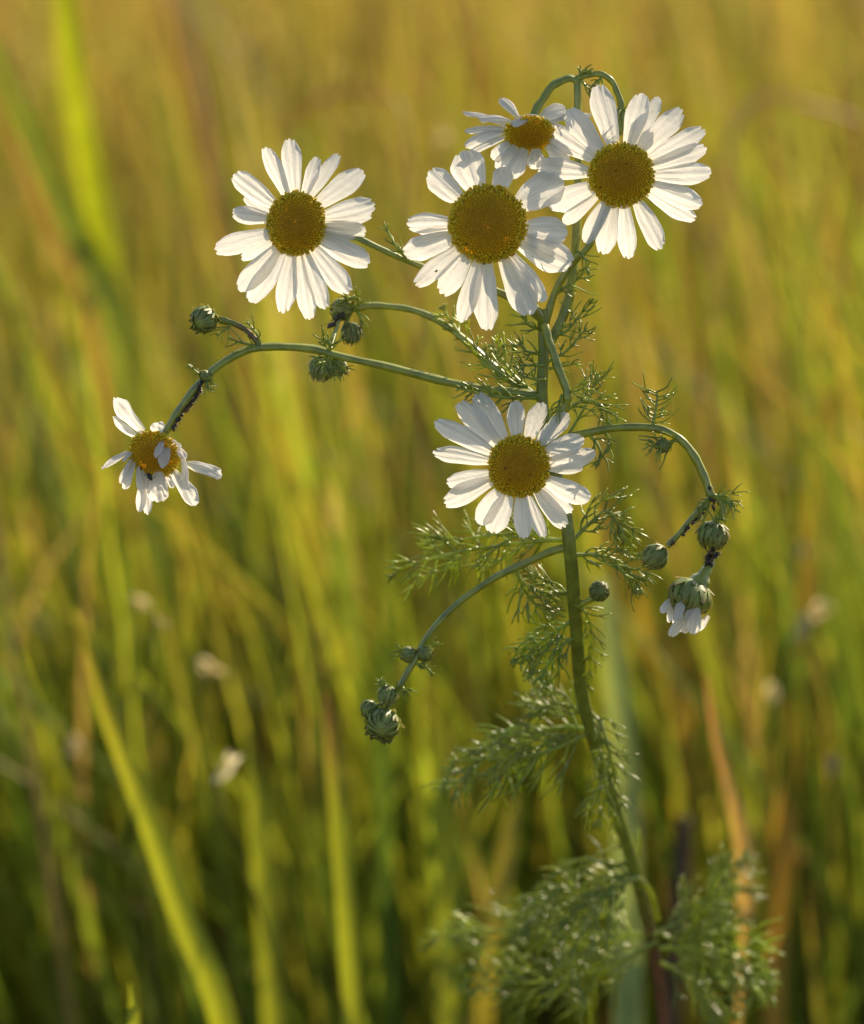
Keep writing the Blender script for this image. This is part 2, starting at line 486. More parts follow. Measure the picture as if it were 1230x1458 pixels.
blade("dead_stalk", [(974, 1165, 1900, 22), (970, 1230, 1880, 26), (962, 1330, 1850, 28)],
      "grey brown broken dead stalk standing right of the main stem", "stalk", (0.13, 0.085, 0.045), None, None, thick=True)
blade("dry_grass_stalk", [(255, -40, 4200, 11), (275, 90, 4100, 13), (300, 220, 4000, 13), (330, 420, 3900, 12)],
      "pinkish dry stalk crossing the top edge left of the flowers", "grass stalk", (0.42, 0.25, 0.13), None, "dry stalks in the upper background", thick=True)
blade("dry_grass_stalk", [(1232, 175, 3600, 7), (1150, 150, 3500, 9), (1085, 140, 3500, 9), (1040, 200, 3400, 8), (1020, 400, 3300, 7)],
      "pale dry stalk arching over at the top right", "grass stalk", (0.48, 0.34, 0.18), None, "dry stalks in the upper background", thick=True)
blade("dry_grass_stalk", [(390, 190, 3100, 7), (450, 145, 3000, 9), (520, 130, 3000, 9), (575, 170, 2900, 8), (590, 400, 2800, 7)],
      "pale dry stalk arching between the top left and middle flowers", "grass stalk", (0.44, 0.30, 0.12), None, "dry stalks in the upper background", thick=True)
blade("dry_grass_stalk", [(565, 590, 2700, 18), (570, 650, 2700, 22), (562, 740, 2750, 18), (556, 800, 3000, 6)],
      "dark reddish dead stalk tip in the background left of the lower middle flower", "grass stalk", (0.16, 0.09, 0.045), None, None, thick=True)

def glint_husks(x, y, d, ln, wd, ang, label, col):  # blurred glints put into shape and colour as added pale husks
    """overlapping pale husks on a thin stalk, standing in for a glint"""
    b = MB()
    ax = unit(np.array([math.cos(ang), math.sin(ang), 0.1]))
    c0 = V(x, y, d)
    sl = np.array([.5, .63, -.59])
    for k in range(7):
        # papery husks, each a small cupped scale
        hx = unit(ax + .35 * np.array([R.uniform(-1, 1), R.uniform(-1, 1), R.uniform(-.6, .6)]))
        hn = unit(sl - hx * np.dot(sl, hx) + .3 * np.array([R.uniform(-1, 1), R.uniform(-1, 1), R.uniform(-1, 1)]))
        hs = np.cross(hn, hx)
        b0 = c0 + ax * ln * (-.5 + .09 * k) + hs * wd * R.uniform(-.2, .2) + np.array([0, 0, R.uniform(-6, 6)])
        g_ = np.zeros((7, 5, 3))
        for i_, t in enumerate(np.linspace(0, 1, 7)):
            for j_, s_ in enumerate(np.linspace(-1, 1, 5)):
                g_[i_, j_] = b0 + hx * ln * .62 * t + hs * s_ * wd * .32 * math.sin(math.pi * min(.97, .12 + .85 * t)) + hn * wd * .12 * (1 - s_ * s_)
        b.grid(g_, np.array(col) * R.uniform(.85, 1.05))
    root = link("glint_husks", b, M_GLINT, origin=c0)
    s = MB()
    p0 = c0 - ax * ln * .5
    pw = wld(p0)[0]
    end = np.array([pw[0] + R.uniform(-.03, .03), pw[1] + R.uniform(-.02, .05), -0.01])
    mid = (pw + end) / 2 + np.array([R.uniform(-.02, .02), 0, .03])
    s.tube(catmull([pw, mid, end], 8), 0.0009, 6, (0.22, 0.24, 0.05))
    link("stalk", s, M_BLADE, root, origin=pw, world=True)
    return tag(root, label, "seed head", "pale husks standing in for glints in the grass")

PALE = (0.80, 0.70, 0.46)
glint_husks(198, 858, 2000, 26, 18, -.6, "husks standing in for a pale glint in the left grass, the upper of two near the drooping flower", PALE)
glint_husks(229, 884, 1650, 22, 10, -.7, "husks standing in for a faint small glint just under the upper pale one at left", (0.6, 0.5, 0.3))
glint_husks(297, 950, 2000, 38, 14, -.65, "husks standing in for a pale slanting glint at mid left above the oval glint", PALE)
glint_husks(320, 1095, 1500, 48, 15, .95, "husks standing in for a bright white oval glint leaning right in the lower left grass", (0.8, 0.74, 0.55))
glint_husks(1166, 868, 2100, 32, 28, .4, "husks standing in for a large round whitish blurred highlight near the right edge", PALE)
glint_husks(1138, 895, 2300, 34, 22, .9, "husks standing in for a grey green blurred highlight just left of the large round whitish one", (0.35, 0.38, 0.28))
glint_husks(1098, 988, 2100, 28, 20, 1.5, "husks standing in for a small pale glint below the large round one at right", PALE)
glint_husks(1186, 1090, 2100, 26, 22, 1.4, "husks standing in for a dull grey blurred highlight in the shade at the lower right edge", (0.4, 0.36, 0.3))
glint_husks(630, 200, 3400, 20, 18, 1.2, "husks standing in for a faint round glint in the background above the biggest flower", (0.7, 0.6, 0.42))
glint_husks(104, 1062, 2200, 24, 18, 1.2, "husks standing in for a faint pale glint at the far left of the lower grass", (0.6, 0.52, 0.36))
glint_husks(1140, 785, 2600, 22, 20, 1.3, "husks standing in for a faint pale glint above the large round one at right", (0.5, 0.46, 0.3))

# ------------------------------------------------------------------ the flowering plant
BASE_W = wld(V(975, 1700, 440))[0]; BASE_W[2] = 0.0
stem_top = [(772, 440, 22, 8.5), (774, 500, 25, 9), (772, 570, 32, 9.5), (785, 650, 42, 10), (803, 720, 52, 10.5), (812, 790, 64, 11),
            (820, 890, 120, 11), (827, 980, 170, 11), (848, 1060, 215, 11), (876, 1150, 270, 11), (902, 1235, 320, 11), (928, 1340, 370, 11), (946, 1458, 420, 11)]
plant = bpy.data.objects.new("chamomile_plant", None)
COL.objects.link(plant)
plant.empty_display_size = 0.05
plant.location = BASE_W.tolist()
WORLD[plant.name] = BASE_W
tag(plant, "tall branching chamomile plant with white flowers, drooping buds and feathery leaves", "flowering plant")

def stalk(name, pts, label=None, sides=10, extra_world=None, mat=M_STEM, cols=None):
    p = catmull(np.array([(x, -y, -dep(d), r) for x, y, d, r in pts]), 8)
    m_ = len(p); q_ = np.arange(m_)
    p[:, 3] *= .90 + .05 * np.sin(q_ * .9 + R.uniform(0, 6)) + .04 * np.sin(q_ * .37 + R.uniform(0, 6))
    p[1:-1, 0] += .35 * np.sin(q_[1:-1] * .55 + R.uniform(0, 6)); p[1:-1, 1] += .35 * np.sin(q_[1:-1] * .47 + R.uniform(0, 6))
    b = MB()
    if cols is None:
        b.tube(p[:, :3], p[:, 3], sides, (1, 1, 1), ridges=5)
    else:
        b.tube(p[:, :3], p[:, 3], sides, cols(np.linspace(0, 1, len(p))), ridges=5)
    o = link(name, b, mat, plant, origin=p[0, :3])
    if label: o['label'] = label
    return o

# main stem goes on down to the soil
_pw = wld(V(946, 1458, 420))[0]
stem_pts = list(stem_top)
steps = 4
b = MB()
p = catmull(np.array([(x, -y, -dep(d), r) for x, y, d, r in stem_pts]), 8)
wp = wld(p[:, :3]); wr = p[:, 3] * .9 / PXM
dn = catmull(np.array([wp[-1], wp[-1] * .45 + BASE_W * .55 + np.array([0.006, 0, 0]), BASE_W - np.array([0, 0, .01])]), 8)[1:]
wp = np.vstack([wp, dn]); wr = np.concatenate([wr, np.linspace(wr[-1], wr[-1] * 1.2, len(dn))])
tt = np.linspace(0, 1, len(wp))
kk = np.clip((tt - .73) / .07, 0, 1)[:, None]
b.tube(wp, wr, 12, np.array([0.20, 0.225, 0.03]) * (1 - kk) + np.array([0.17, 0.075, 0.05]) * kk, ridges=6)
link("stem", b, M_STEM_LOW, plant, origin=wp[0], world=True)

stalk("branch", [(772, 565, 32, 8), (735, 560, 25, 8), (690, 555, 15, 7.5), (640, 545, 8, 7), (560, 525, 2, 6.6), (490, 509, 0, 6.5), (440, 497, 0, 6.5), (370, 495, 0, 6.5),
                 (322, 514, 0, 6.2), (285, 545, 0, 6), (256, 583, 2, 5.8), (238, 612, 6, 6), (228, 632, 14, 7)], "long arching branch bending over to the left")
stalk("branch", [(750, 556, 40, 6), (710, 528, 55, 6), (670, 492, 70, 6), (635, 464, 85, 5.6), (600, 446, 95, 5.4), (560, 437, 100, 5.4), (525, 436, 102, 5.6), (500, 440, 104, 6)],
      "blurred upper left branch ending in small buds")
stalk("branch", [(772, 455, 22, 7.5), (735, 428, 24, 6.5), (690, 408, 26, 6), (640, 394, 26, 5.4), (590, 376, 24, 5.2), (545, 356, 20, 5), (500, 336, 18, 5), (450, 322, 14, 7), (430, 320, 10, 9)],
      "straight side branch carrying the top left flower")
stalk("branch", [(772, 468, 24, 7), (768, 450, 14, 6.5), (750, 420, 4, 6), (720, 370, -4, 6.5), (700, 330, -8, 9)])
stalk("branch", [(776, 460, 26, 6.5), (792, 410, 20, 6), (815, 375, 12, 5.5), (840, 347, 6, 5.2), (865, 300, 4, 6), (882, 255, 2, 9)])
stalk("branch", [(778, 500, 30, 6), (800, 452, 48, 8), (812, 410, 50, 7.6), (820, 340, 50, 7), (823, 250, 48, 6.6), (822, 170, 46, 6.4), (822, 112, 44, 6.4)],
      "tall upright branch forking into two nodding tips")
stalk("branch", [(822, 116, 44, 6), (808, 112, 42, 6), (788, 122, 38, 6), (772, 142, 32, 6), (762, 160, 26, 6.5), (756, 178, 18, 8)])
stalk("branch", [(820, 112, 44, 5), (836, 107, 44, 4.8), (856, 105, 42, 4.8), (872, 117, 40, 4.8), (881, 136, 38, 4.8), (886, 158, 36, 6)])
stalk("branch", [(775, 462, 14, 7), (782, 485, 2, 7), (792, 515, -6, 6.6), (803, 545, -10, 6.6), (808, 566, -10, 6.4), (798, 592, -4, 7), (765, 640, 0, 8), (742, 664, 2, 9)],
      "shining bent branch of the lower middle flower")
stalk("branch", [(790, 630, 44, 7), (830, 617, 32, 6.4), (880, 609, 20, 6.2), (930, 609, 10, 6.2), (967, 624, 4, 6.2), (990, 652, 0, 6.6), (1004, 682, 0, 7), (1013, 708, 0, 6.5)],
      "arching branch bending over to the right with hanging buds")
stalk("branch", [(812, 778, 62, 7), (780, 788, 66, 6.4), (735, 808, 72, 6), (690, 832, 80, 5.4), (645, 866, 84, 5.2), (610, 905, 84, 5.2), (588, 945, 82, 5), (568, 980, 80, 5.2)],
      "lower left branch hanging with a cluster of buds")
stalk("branch", [(312, 455, 0, 6), (330, 459, 0, 5), (350, 470, 0, 4.4), (362, 482, 0, 4.6), (371, 494, 0, 5)], "short brown bud stalk at the left", mat=M_STEM_LOW, cols=lambda t: np.array([.20, .22, .04]) * (1 - np.sin(np.pi * np.clip((t - .25) / .7, 0, 1)))[:, None] + np.array([.20, .11, .06]) * np.sin(np.pi * np.clip((t - .25) / .7, 0, 1))[:, None])
stalk("branch", [(1012, 708, 0, 5), (1000, 722, -4, 4.6), (982, 742, -8, 4.6), (966, 762, -10, 4.4), (950, 778, -10, 5.5)])
stalk("branch", [(1013, 706, 0, 6), (1024, 712, 2, 5.6), (1030, 726, 2, 5.6), (1028, 742, 2, 6.5)])
stalk("branch", [(1020, 735, 14, 4), (1018, 770, 14, 4.4), (1012, 798, 8, 7), (1006, 814, 4, 10), (998, 828, 2, 16), (990, 842, 0, 26)])
stalk("branch", [(822, 862, 105, 6), (836, 856, 100, 5), (850, 846, 96, 6)])

# ---- petals
def petal(mb_parent, B, T, w, n0=(0, 0, 1.0), bulge=.06, curl=.05, twist=0.0, cup=.10, groove=.035, seed=0, crumple=0.0):
    r = random.Random(seed)
    k1, k2, k3 = [r.uniform(3, 9) for _ in range(3)]
    B = np.asarray(B, float); T = np.asarray(T, float)
    e1 = unit(T - B); L = np.linalg.norm(T - B)
    n0 = np.asarray(n0, float)
    e2 = unit(np.cross(n0, e1)); n = np.cross(e1, e2)
    ct, st = math.cos(twist), math.sin(twist)
    e2, n = e2 * ct + n * st, n * ct - e2 * st
    NT, NS = 18, 13
    ts = np.linspace(0, 1, NT) ** 0.85; ss = np.linspace(-1, 1, NS)
    prof = np.interp(ts, [0, .12, .3, .5, .68, .84, .93, 1], [.42, .56, .78, .94, 1, .95, .87, .74])
    asym = r.uniform(-.12, .12)
    n1, n2, n3 = 0, r.uniform(.01, .075), r.uniform(.01, .075)
    c1, c2 = r.uniform(-.5, -.2), r.uniform(.2, .5)
    end = 1 - (.12 + .05 * r.random()) * np.abs(ss) ** 3.4 - n2 * np.exp(-((ss - c1) / .12) ** 2) - n3 * np.exp(-((ss - c2) / .12) ** 2) + asym * .25 * ss
    edge = 1 + .03 * np.sin(ts * r.uniform(8, 13) + r.uniform(0, 6))
    ph = r.uniform(-.5, .5); wav = r.uniform(.0, .008); wk = r.uniform(3, 6)
    tw2 = r.uniform(-.25, .25); side = r.uniform(-.05, .05)
    g_ = np.zeros((NT, NS, 3)); uv = np.zeros((NT, NS, 2))
    du, dv = r.uniform(0, 40), r.uniform(0, 40)
    for i, t in enumerate(ts):
        a = tw2 * t
        e2t = e2 * math.cos(a) + n * math.sin(a); nt_ = n * math.cos(a) - e2 * math.sin(a)
        for j, s in enumerate(ss):
            tl = t * (1 - (1 - end[j]) * t ** 3)
            hh = bulge * L * math.sin(math.pi * min(1, t * .9 + .02)) - curl * L * t * t
            cs = -cup * w * s * s + groove * w * math.cos(3 * math.pi * (s * .95) + ph) * min(1, t * 4) * (1 - .5 * t ** 4)
            cs += crumple * w * (math.sin(k1 * t + 2.2 * s) + .7 * math.sin(k2 * t - k3 * .5 * s)) * t
            cs += wav * w * math.sin(wk * t * 2 + s * 2) * 3 * t
            g_[i, j] = B + e1 * L * tl + e2t * (s * w * .5 * prof[i] * edge[i]) + nt_ * (hh + cs) + e2 * side * L * t * t
            uv[i, j] = (du + (s + 1) / 2 , t)
    m = MB(); m.grid(g_, uv=uv)
    o = link("petal", m, M_PETAL, mb_parent, origin=B)
    return o

# ---- yellow disc with florets
def disc(c, rx, ry, nrm, h, spacing=3.5, rot=0.0, seed=1, name="flower_head", up=(0, 1, 0)):
    r = random.Random(seed)
    n = unit(nrm); ey = unit(np.asarray(up, float) - n * np.dot(up, n)); ex = np.cross(ey, n)
    ex, ey = ex * math.cos(rot) + ey * math.sin(rot), ey * math.cos(rot) - ex * math.sin(rot)
    b = MB()
    def dome(q):
        return h * (1 - min(1, q) ** 2.4) ** .75
    NR, NP = 12, 32
    gq = np.zeros((NR, NP, 3)); cq = np.zeros((NR, NP, 3))
    qs = np.linspace(0.02, 1, NR)
    for i, q in enumerate(qs):
        for j in range(NP):
            a = 2 * math.pi * j / NP
            gq[i, j] = c + ex * rx * q * math.cos(a) + ey * ry * q * math.sin(a) + n * dome(q)
            cq[i, j] = np.array([.6, .32, .012])
    b.grid(gq, cq, wrap=True)
    N = int(math.pi * rx * ry / spacing ** 2)
    ang = np.arange(6) / 6 * 2 * math.pi
    for i in range(N):
        q = min(.999, math.sqrt((i + .5) / N) * r.uniform(.985, 1.015)); a = i * 2.399963 + r.gauss(0, .22) / math.sqrt(i + 3)
        pc = c + ex * rx * q * math.cos(a) + ey * ry * q * math.sin(a) + n * dome(q)
        q2 = min(.999, q + .02)
        dn_ = (dome(q) - dome(q2)) / .02
        out = ex * math.cos(a) / rx + ey * math.sin(a) / ry
        fn = unit(n + out * dn_ * 1.0)
        fn = unit(fn + .18 * np.array([r.uniform(-1, 1), r.uniform(-1, 1), r.uniform(-1, 1)]))
        u = perp(fn); v_ = np.cross(fn, u)
        open_ = q > .84 + r.uniform(-.07, .07)
        rb = spacing * (.50 if not open_ else .46); hh = spacing * ((.62 + .25 * q) if not open_ else r.uniform(1.2, 2.5))
        k = r.uniform(.85, 1.1)
        if open_:
            col = np.array([.95, .72, .03]) * r.uniform(.85, 1.05)
        else:
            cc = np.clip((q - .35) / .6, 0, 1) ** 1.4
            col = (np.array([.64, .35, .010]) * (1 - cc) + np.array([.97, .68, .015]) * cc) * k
            if r.random() < .005: col = np.array([.26, .13, .02])
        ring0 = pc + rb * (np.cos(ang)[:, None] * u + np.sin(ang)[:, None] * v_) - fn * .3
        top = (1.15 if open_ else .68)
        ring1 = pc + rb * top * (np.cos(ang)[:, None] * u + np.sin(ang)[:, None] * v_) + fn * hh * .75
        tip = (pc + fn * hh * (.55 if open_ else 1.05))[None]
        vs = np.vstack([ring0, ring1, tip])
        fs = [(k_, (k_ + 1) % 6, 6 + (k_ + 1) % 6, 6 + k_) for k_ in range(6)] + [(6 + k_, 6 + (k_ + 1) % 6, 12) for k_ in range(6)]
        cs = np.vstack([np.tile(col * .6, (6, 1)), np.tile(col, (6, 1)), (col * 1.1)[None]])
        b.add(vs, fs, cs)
    for k in range(int(1.35 * (rx + ry))):
        a = r.uniform(0, 2 * math.pi); q = r.uniform(.93, 1.03)
        o = ex * math.cos(a) + ey * math.sin(a)
        p0 = c + ex * rx * q * math.cos(a) + ey * ry * q * math.sin(a) + n * r.uniform(0, h * .28)
        dr = unit(o * r.uniform(.5, 1.2) + n * r.uniform(.5, 1.3) + .4 * np.array([r.uniform(-1, 1), r.uniform(-1, 1), r.uniform(-1, 1)]))
        ln = spacing * r.uniform(.9, 1.7)
        cl = np.array([.98, .78, .05]) * r.uniform(.85, 1.0)
        b.tube(np.array([p0, p0 + dr * ln * .7, p0 + dr * ln]), np.array([.34, .36, .50]) * spacing, 5, cl)
    return link(name, b, M_DISC, plant, origin=c)

# ---- green cup behind a flower
def calyx(parent, c, rad, nrm, depth, seed=2):
    n = unit(nrm); e1 = perp(n); e2 = np.cross(n, e1)
    b = MB(); NP = 24
    prof = [(1.0, 0), (1.02, .18), (.86, .5), (.55, .8), (.22, 1.0)]
    g_ = np.zeros((len(prof), NP, 3))
    for i, (q, z) in enumerate(prof):
        for j in range(NP):
            a = 2 * math.pi * j / NP
            g_[i, j] = c + rad * q * (e1 * math.cos(a) + e2 * math.sin(a)) - n * depth * z
    b.grid(g_, (0.2, 0.25, 0.06), wrap=True)
    for k in range(26):
        a = 2 * math.pi * k / 26 + R.uniform(-.08, .08)
        o = e1 * math.cos(a) + e2 * math.sin(a); sd_ = np.cross(n, o)
        p = np.zeros((4, 3, 3)); col = np.zeros((4, 3, 3))
        for i, (q, z, w_) in enumerate([(.6, .85, .05), (.9, .55, .10), (1.06, .22, .11), (1.12, -.05, .04)]):
            for j, s in enumerate((-1, 0, 1)):
                p[i, j] = c + rad * (o * q + sd_ * s * w_) - n * depth * z
                col[i, j] = (.13, .18, .05) if i < 3 and s == 0 else (.32, .26, .14)
        b.grid(p, col)
    return link("calyx", b, M_BRACT, parent, origin=c)

def flower(c, rx, ry, tips, d=0.0, h=.55, conv=None, nrm=(0, 0, 1.0), label=None, seed=0, rot=0.0, reach=.88):
    """a flower seen nearly face on; tips: (column, row, width, layer[, curl]) in photo pixels"""
    r = random.Random(seed)
    nrm = unit(nrm)
    C0 = V(c[0], c[1], d)
    head = disc(C0, rx, ry, nrm, h * (rx + ry) / 2, seed=seed, rot=rot)
    if label: head['label'] = label
    calyx(head, C0 - nrm * 3.0, (rx + ry) / 2 * .93, nrm, 16)
    for k, tp in enumerate(tips):
        x, y, wd, ly = tp[:4]
        v = np.array([x - c[0], -(y - c[1]), 0.0])
        a = math.atan2(v[1], v[0])
        rim = np.array([rx * math.cos(a), ry * math.sin(a), 0]) * reach
        # keep the base on the flower's own plane
        zr = -(nrm[0] * rim[0] + nrm[1] * rim[1]) / nrm[2]
        zt = -(nrm[0] * v[0] + nrm[1] * v[1]) / nrm[2]
        B = C0 + rim + np.array([0, 0, zr]) - nrm * (1.0 + 2.2 * ly + .8 * (k % 2))
        T = C0 + v + np.array([0, 0, zt]) - nrm * (2 + 4.0 * ly + r.uniform(0, 8) + (tp[4] if len(tp) > 4 else 0))
        petal(head, B, T, wd * 1.02, nrm, bulge=r.uniform(.03, .07), curl=r.uniform(0, .05), twist=r.uniform(-.14, .14) ,
              cup=r.uniform(.03, .10), groove=r.uniform(.014, .030), seed=seed * 100 + k)
    return head

def zc(x0, y0, s):
    return lambda L: [(x0 + a[0] / s, y0 + a[1] / s, a[2] / s, *a[3:]) for a in L]

F1 = zc(290, 180, 4.556)([(570, 78, 130, 1), (410, 130, 112, 0), (190, 318, 140, 0), (262, 470, 90, 2), (185, 560, 118, 0), (72, 805, 140, 0), (250, 868, 80, 2),
     (240, 1075, 150, 0), (315, 1150, 145, 1), (515, 1215, 135, 0), (690, 1258, 125, 1), (785, 1190, 120, 0), (945, 1088, 150, 1), (1072, 905, 150, 0),
     (1056, 700, 125, 1), (1100, 590, 110, 2), (1115, 510, 140, 0), (1035, 285, 150, 0), (862, 168, 92, 1), (742, 196, 95, 0)])
flower((421.7, 318.3), 38.5, 43.5, F1, d=0, nrm=(.06, -.04, 1), label="open flower at the top left with evenly spread petals", seed=1)

F2 = zc(560, 80, 3.557)([(350, 478, 180, 0), (172, 585, 130, 0), (66, 835, 105, 0), (118, 868, 70, 2), (55, 1010, 130, 0), (110, 1160, 105, 1), (240, 1205, 125, 0),
     (350, 1350, 100, 0), (455, 1388, 125, 1), (715, 1300, 160, 0), (770, 1235, 90, 2), (900, 1065, 165, 0), (880, 895, 150, 1), (855, 975, 110, 2),
     (850, 610, 180, 0), (568, 558, 105, 2)])
flower((694.4, 319.0), 53, 53, F2, d=-22, h=.62, nrm=(-.04, .08, 1), label="largest flower with the biggest domed disc and sparse petals", seed=2)

F3 = zc(740, 80, 4.241)([(468, 170, 150, 0), (735, 222, 135, 0), (825, 238, 100, 2), (972, 312, 135, 0), (850, 385, 90, 2), (1118, 440, 125, 1), (1130, 560, 120, 0),
     (1158, 712, 135, 1), (1100, 905, 140, 0), (1055, 1000, 110, 2), (868, 1160, 125, 0), (665, 1224, 115, 0), (492, 1196, 135, 1), (385, 1125, 105, 0),
     (175, 915, 155, 0), (260, 1005, 95, 2), (95, 672, 130, 0), (145, 425, 140, 1), (275, 330, 145, 0)])
flower((884.5, 248.6), 44, 43, F3, d=-8, nrm=(0, 0, 1), label="open flower at the top right overlapping its neighbours", seed=3)

F4 = zc(600, 540, 4.556)([(362, 88, 140, 1), (242, 142, 145, 0), (88, 265, 130, 0), (76, 462, 112, 1), (165, 690, 120, 1), (142, 805, 140, 0), (362, 935, 145, 0),
     (460, 1002, 150, 1), (655, 1036, 112, 0), (780, 1036, 90, 1), (935, 962, 120, 0), (975, 870, 100, 2), (1085, 795, 140, 0), (1050, 582, 90, 2),
     (1135, 505, 125, 0), (1048, 368, 125, 0), (945, 215, 120, 0), (778, 148, 125, 1), (600, 138, 120, 0)])
flower((738.7, 664.0), 41.5, 41.5, F4, d=-14, nrm=(0, -.03, 1), label="lower middle flower facing the viewer in front of the stem", seed=4)

# nodding flower at the top, seen from below its rim
def tilted(c, rx, ry, rot, nrm, h, d, petals, label, seed, s, x0, y0, rad):
    """petals: base, tip in zoom pixels, width, depth of base and tip, normal tilt"""
    head = disc(V(c[0], c[1], d), rx, rx, nrm, h, seed=seed, rot=rot)
    head['label'] = label
    calyx(head, V(c[0], c[1], d) - unit(nrm) * 3, rad * .85, nrm, 15)
    for k, (bx, by, tx, ty, wd, db, dt, nn, cu) in enumerate(petals):
        petal(head, V(x0 + bx / s, y0 + by / s, d + db), V(x0 + tx / s, y0 + ty / s, d + dt), wd / s * 1.05, unit(nn), bulge=.07 if cu < .15 else .02, curl=cu,
              twist=R.uniform(-.15, .15), cup=R.uniform(.08, .18), groove=R.uniform(.02, .045), seed=seed * 100 + k, crumple=.13 if seed == 6 else .02)
    return head

UPN = (0, .75, .65); FN = (0, 0, 1)
tilted((753.4, 188), 33.5, 24, 0, (.05, -.72, .70), 13, 4, [
    (340, 405, 70, 322, 62, 18, 34, UPN, .05), (365, 375, 172, 345, 66, 22, 10, UPN, .12), (400, 350, 298, 240, 70, 26, 46, (.5, .3, .8), .05),
    (508, 342, 356, 386, 64, -12, -34, (0, .6, .8), .06), (530, 355, 678, 290, 105, 16, 34, (-.2, .5, .85), .08), (325, 430, 78, 500, 82, 8, 4, (0, .5, .85), .08),
    (325, 420, 86, 440, 60, 14, 14, UPN, .04), (330, 470, 84, 562, 62, 4, 2, (0, .45, .9), .06), (350, 505, 248, 600, 80, 0, -2, FN, .08),
    (390, 525, 285, 668, 100, -2, 0, FN, .06), (440, 540, 365, 718, 98, -4, 0, FN, .05), (505, 540, 508, 662, 100, -4, 0, FN, .05), (570, 520, 690, 640, 90, -2, 2, FN, .06),
    (595, 490, 720, 572, 80, 2, 8, FN, .05), (600, 430, 800, 470, 80, 8, 14, UPN, .05), (560, 385, 832, 335, 60, 20, 38, UPN, .04)],
    "small nodding flower at the top tilted downwards", 5, 4.1, 640, 80, 33)

# wilting flower on the far left
tilted((220, 645), 34, 27, -.5, (-.22, -.42, .85), 17, 2, [
    (425, 440, 172, 165, 140, 6, 10, (-.5, -.2, .85), .04), (380, 490, 165, 328, 95, 8, 16, (-.4, -.3, .8), .05), (345, 580, 82, 748, 66, 4, 0, (-.5, .5, .7), .05),
    (345, 640, 200, 835, 60, 2, -4, (-.7, .3, .6), .22), (355, 690, 268, 915, 76, 0, -4, (-.5, .1, .85), .10), (385, 730, 405, 935, 70, -2, -8, (-.6, 0, .8), .10),
    (455, 790, 385, 1105, 88, 6, 8, FN, .04), (470, 800, 455, 1130, 80, 8, 12, FN, .04), (560, 770, 545, 1025, 175, -4, -6, FN, .12), (680, 760, 885, 1045, 135, 0, 4, (.2, 0, 1), .05),
    (800, 700, 1098, 790, 125, 12, 22, (0, .3, .9), .03), (735, 570, 825, 905, 70, -6, -16, (.8, .1, .6), .10), (755, 600, 800, 860, 60, -4, -10, (.5, .2, .8), .12),
    (720, 560, 770, 640, 90, -2, -24, (.3, .4, .8), .1),
    (655, 520, 590, 722, 100, -12, -34, (.5, .1, .8), .10), (600, 490, 530, 632, 80, -14, -36, (-.5, .2, .8), .12), (590, 470, 535, 365, 120, 4, -2, (0, -.3, 1), .10), (500, 470, 372, 428, 60, 2, -10, (-.2, .6, .7), .05), (670, 500, 745, 560, 60, -4, -16, (.2, .6, .7), .2), (640, 480, 690, 520, 50, -8, -22, (0, .5, .8), .2),
    (745, 590, 835, 800, 55, -2, -4, (.9, .2, .4), .15), (420, 760, 470, 950, 60, -2, -4, (-.3, .2, .9), .15), (620, 780, 700, 900, 70, 4, 10, (.2, .1, 1), .1), (350, 600, 250, 660, 60, 0, -10, (-.6, .6, .5), .2)],
    "wilting flower on the far left with crumpled hanging petals", 6, 5.857, 130, 540, 34)

# ---- buds
def bud(c, rad, ax, squash=1.0, label=None, rows=4, flare=.16, tone=1.15, seed=0, tipcol=(.42, .34, .16)):
    r = random.Random(seed); rad = rad * .94
    ax = unit(ax); e1 = perp(ax); e2 = np.cross(ax, e1)
    b = MB()
    NP, NT = 20, 10
    g_ = np.zeros((NT, NP, 3)); cg = np.zeros((NT, NP, 3))
    for i, t in enumerate(np.linspace(.03, math.pi - .05, NT)):
        for j in range(NP):
            a = 2 * math.pi * j / NP
            g_[i, j] = c + ax * rad * squash * math.cos(t) + rad * math.sin(t) * (e1 * math.cos(a) + e2 * math.sin(a))
            cg[i, j] = np.array((.19, .22, .05)) * tone * (1.5 if t < .6 else 1)
    b.grid(g_, cg, wrap=True)
    for row in range(rows):
        th0 = math.pi * (.93 - .18 * row); span = .30 * math.pi
        nb = [9, 13, 15, 15, 13][row]
        for k in range(nb):
            a = 2 * math.pi * (k + .5 * (row % 2)) / nb + r.uniform(-.1, .1)
            p = np.zeros((6, 3, 3)); cc = np.zeros((6, 3, 3)); bt = r.uniform(.75, 1.2); bw = r.uniform(.75, 1.2); lj = r.uniform(-.015, .03); sj = r.uniform(.75, 1.15); fl = flare * r.uniform(.5, 2.0); skew = r.uniform(-.12, .12)
            for i in range(6):
                u = i / 5
                th = th0 - span * sj * u
                w_ = (2.9 / nb) * bw * (1 - u ** 2.6 * .80)
                lift = 1.03 + lj + .022 * row + fl * u ** 2.5
                for j, s in enumerate((-1, 0, 1)):
                    aa = a + s * w_ + skew * u
                    q = e1 * math.cos(aa) + e2 * math.sin(aa)
                    lf = lift + (.045 if s == 0 else 0)
                    p[i, j] = c + ax * rad * squash * math.cos(th) * lf + rad * max(.12, math.sin(th)) * lf * q
                    base = np.array((.20, .25, .06)) * tone * bt
                    edge = np.array(tipcol) * r.uniform(.7, 1.15)
                    f = max(u ** 3.5, .22 * u if s != 0 else 0)
                    cc[i, j] = base * (1 - f) + edge * f
            b.grid(p, cc)
    o = link("flower_bud", b, M_BRACT, plant, origin=c)
    if label: o['label'] = label
    return o

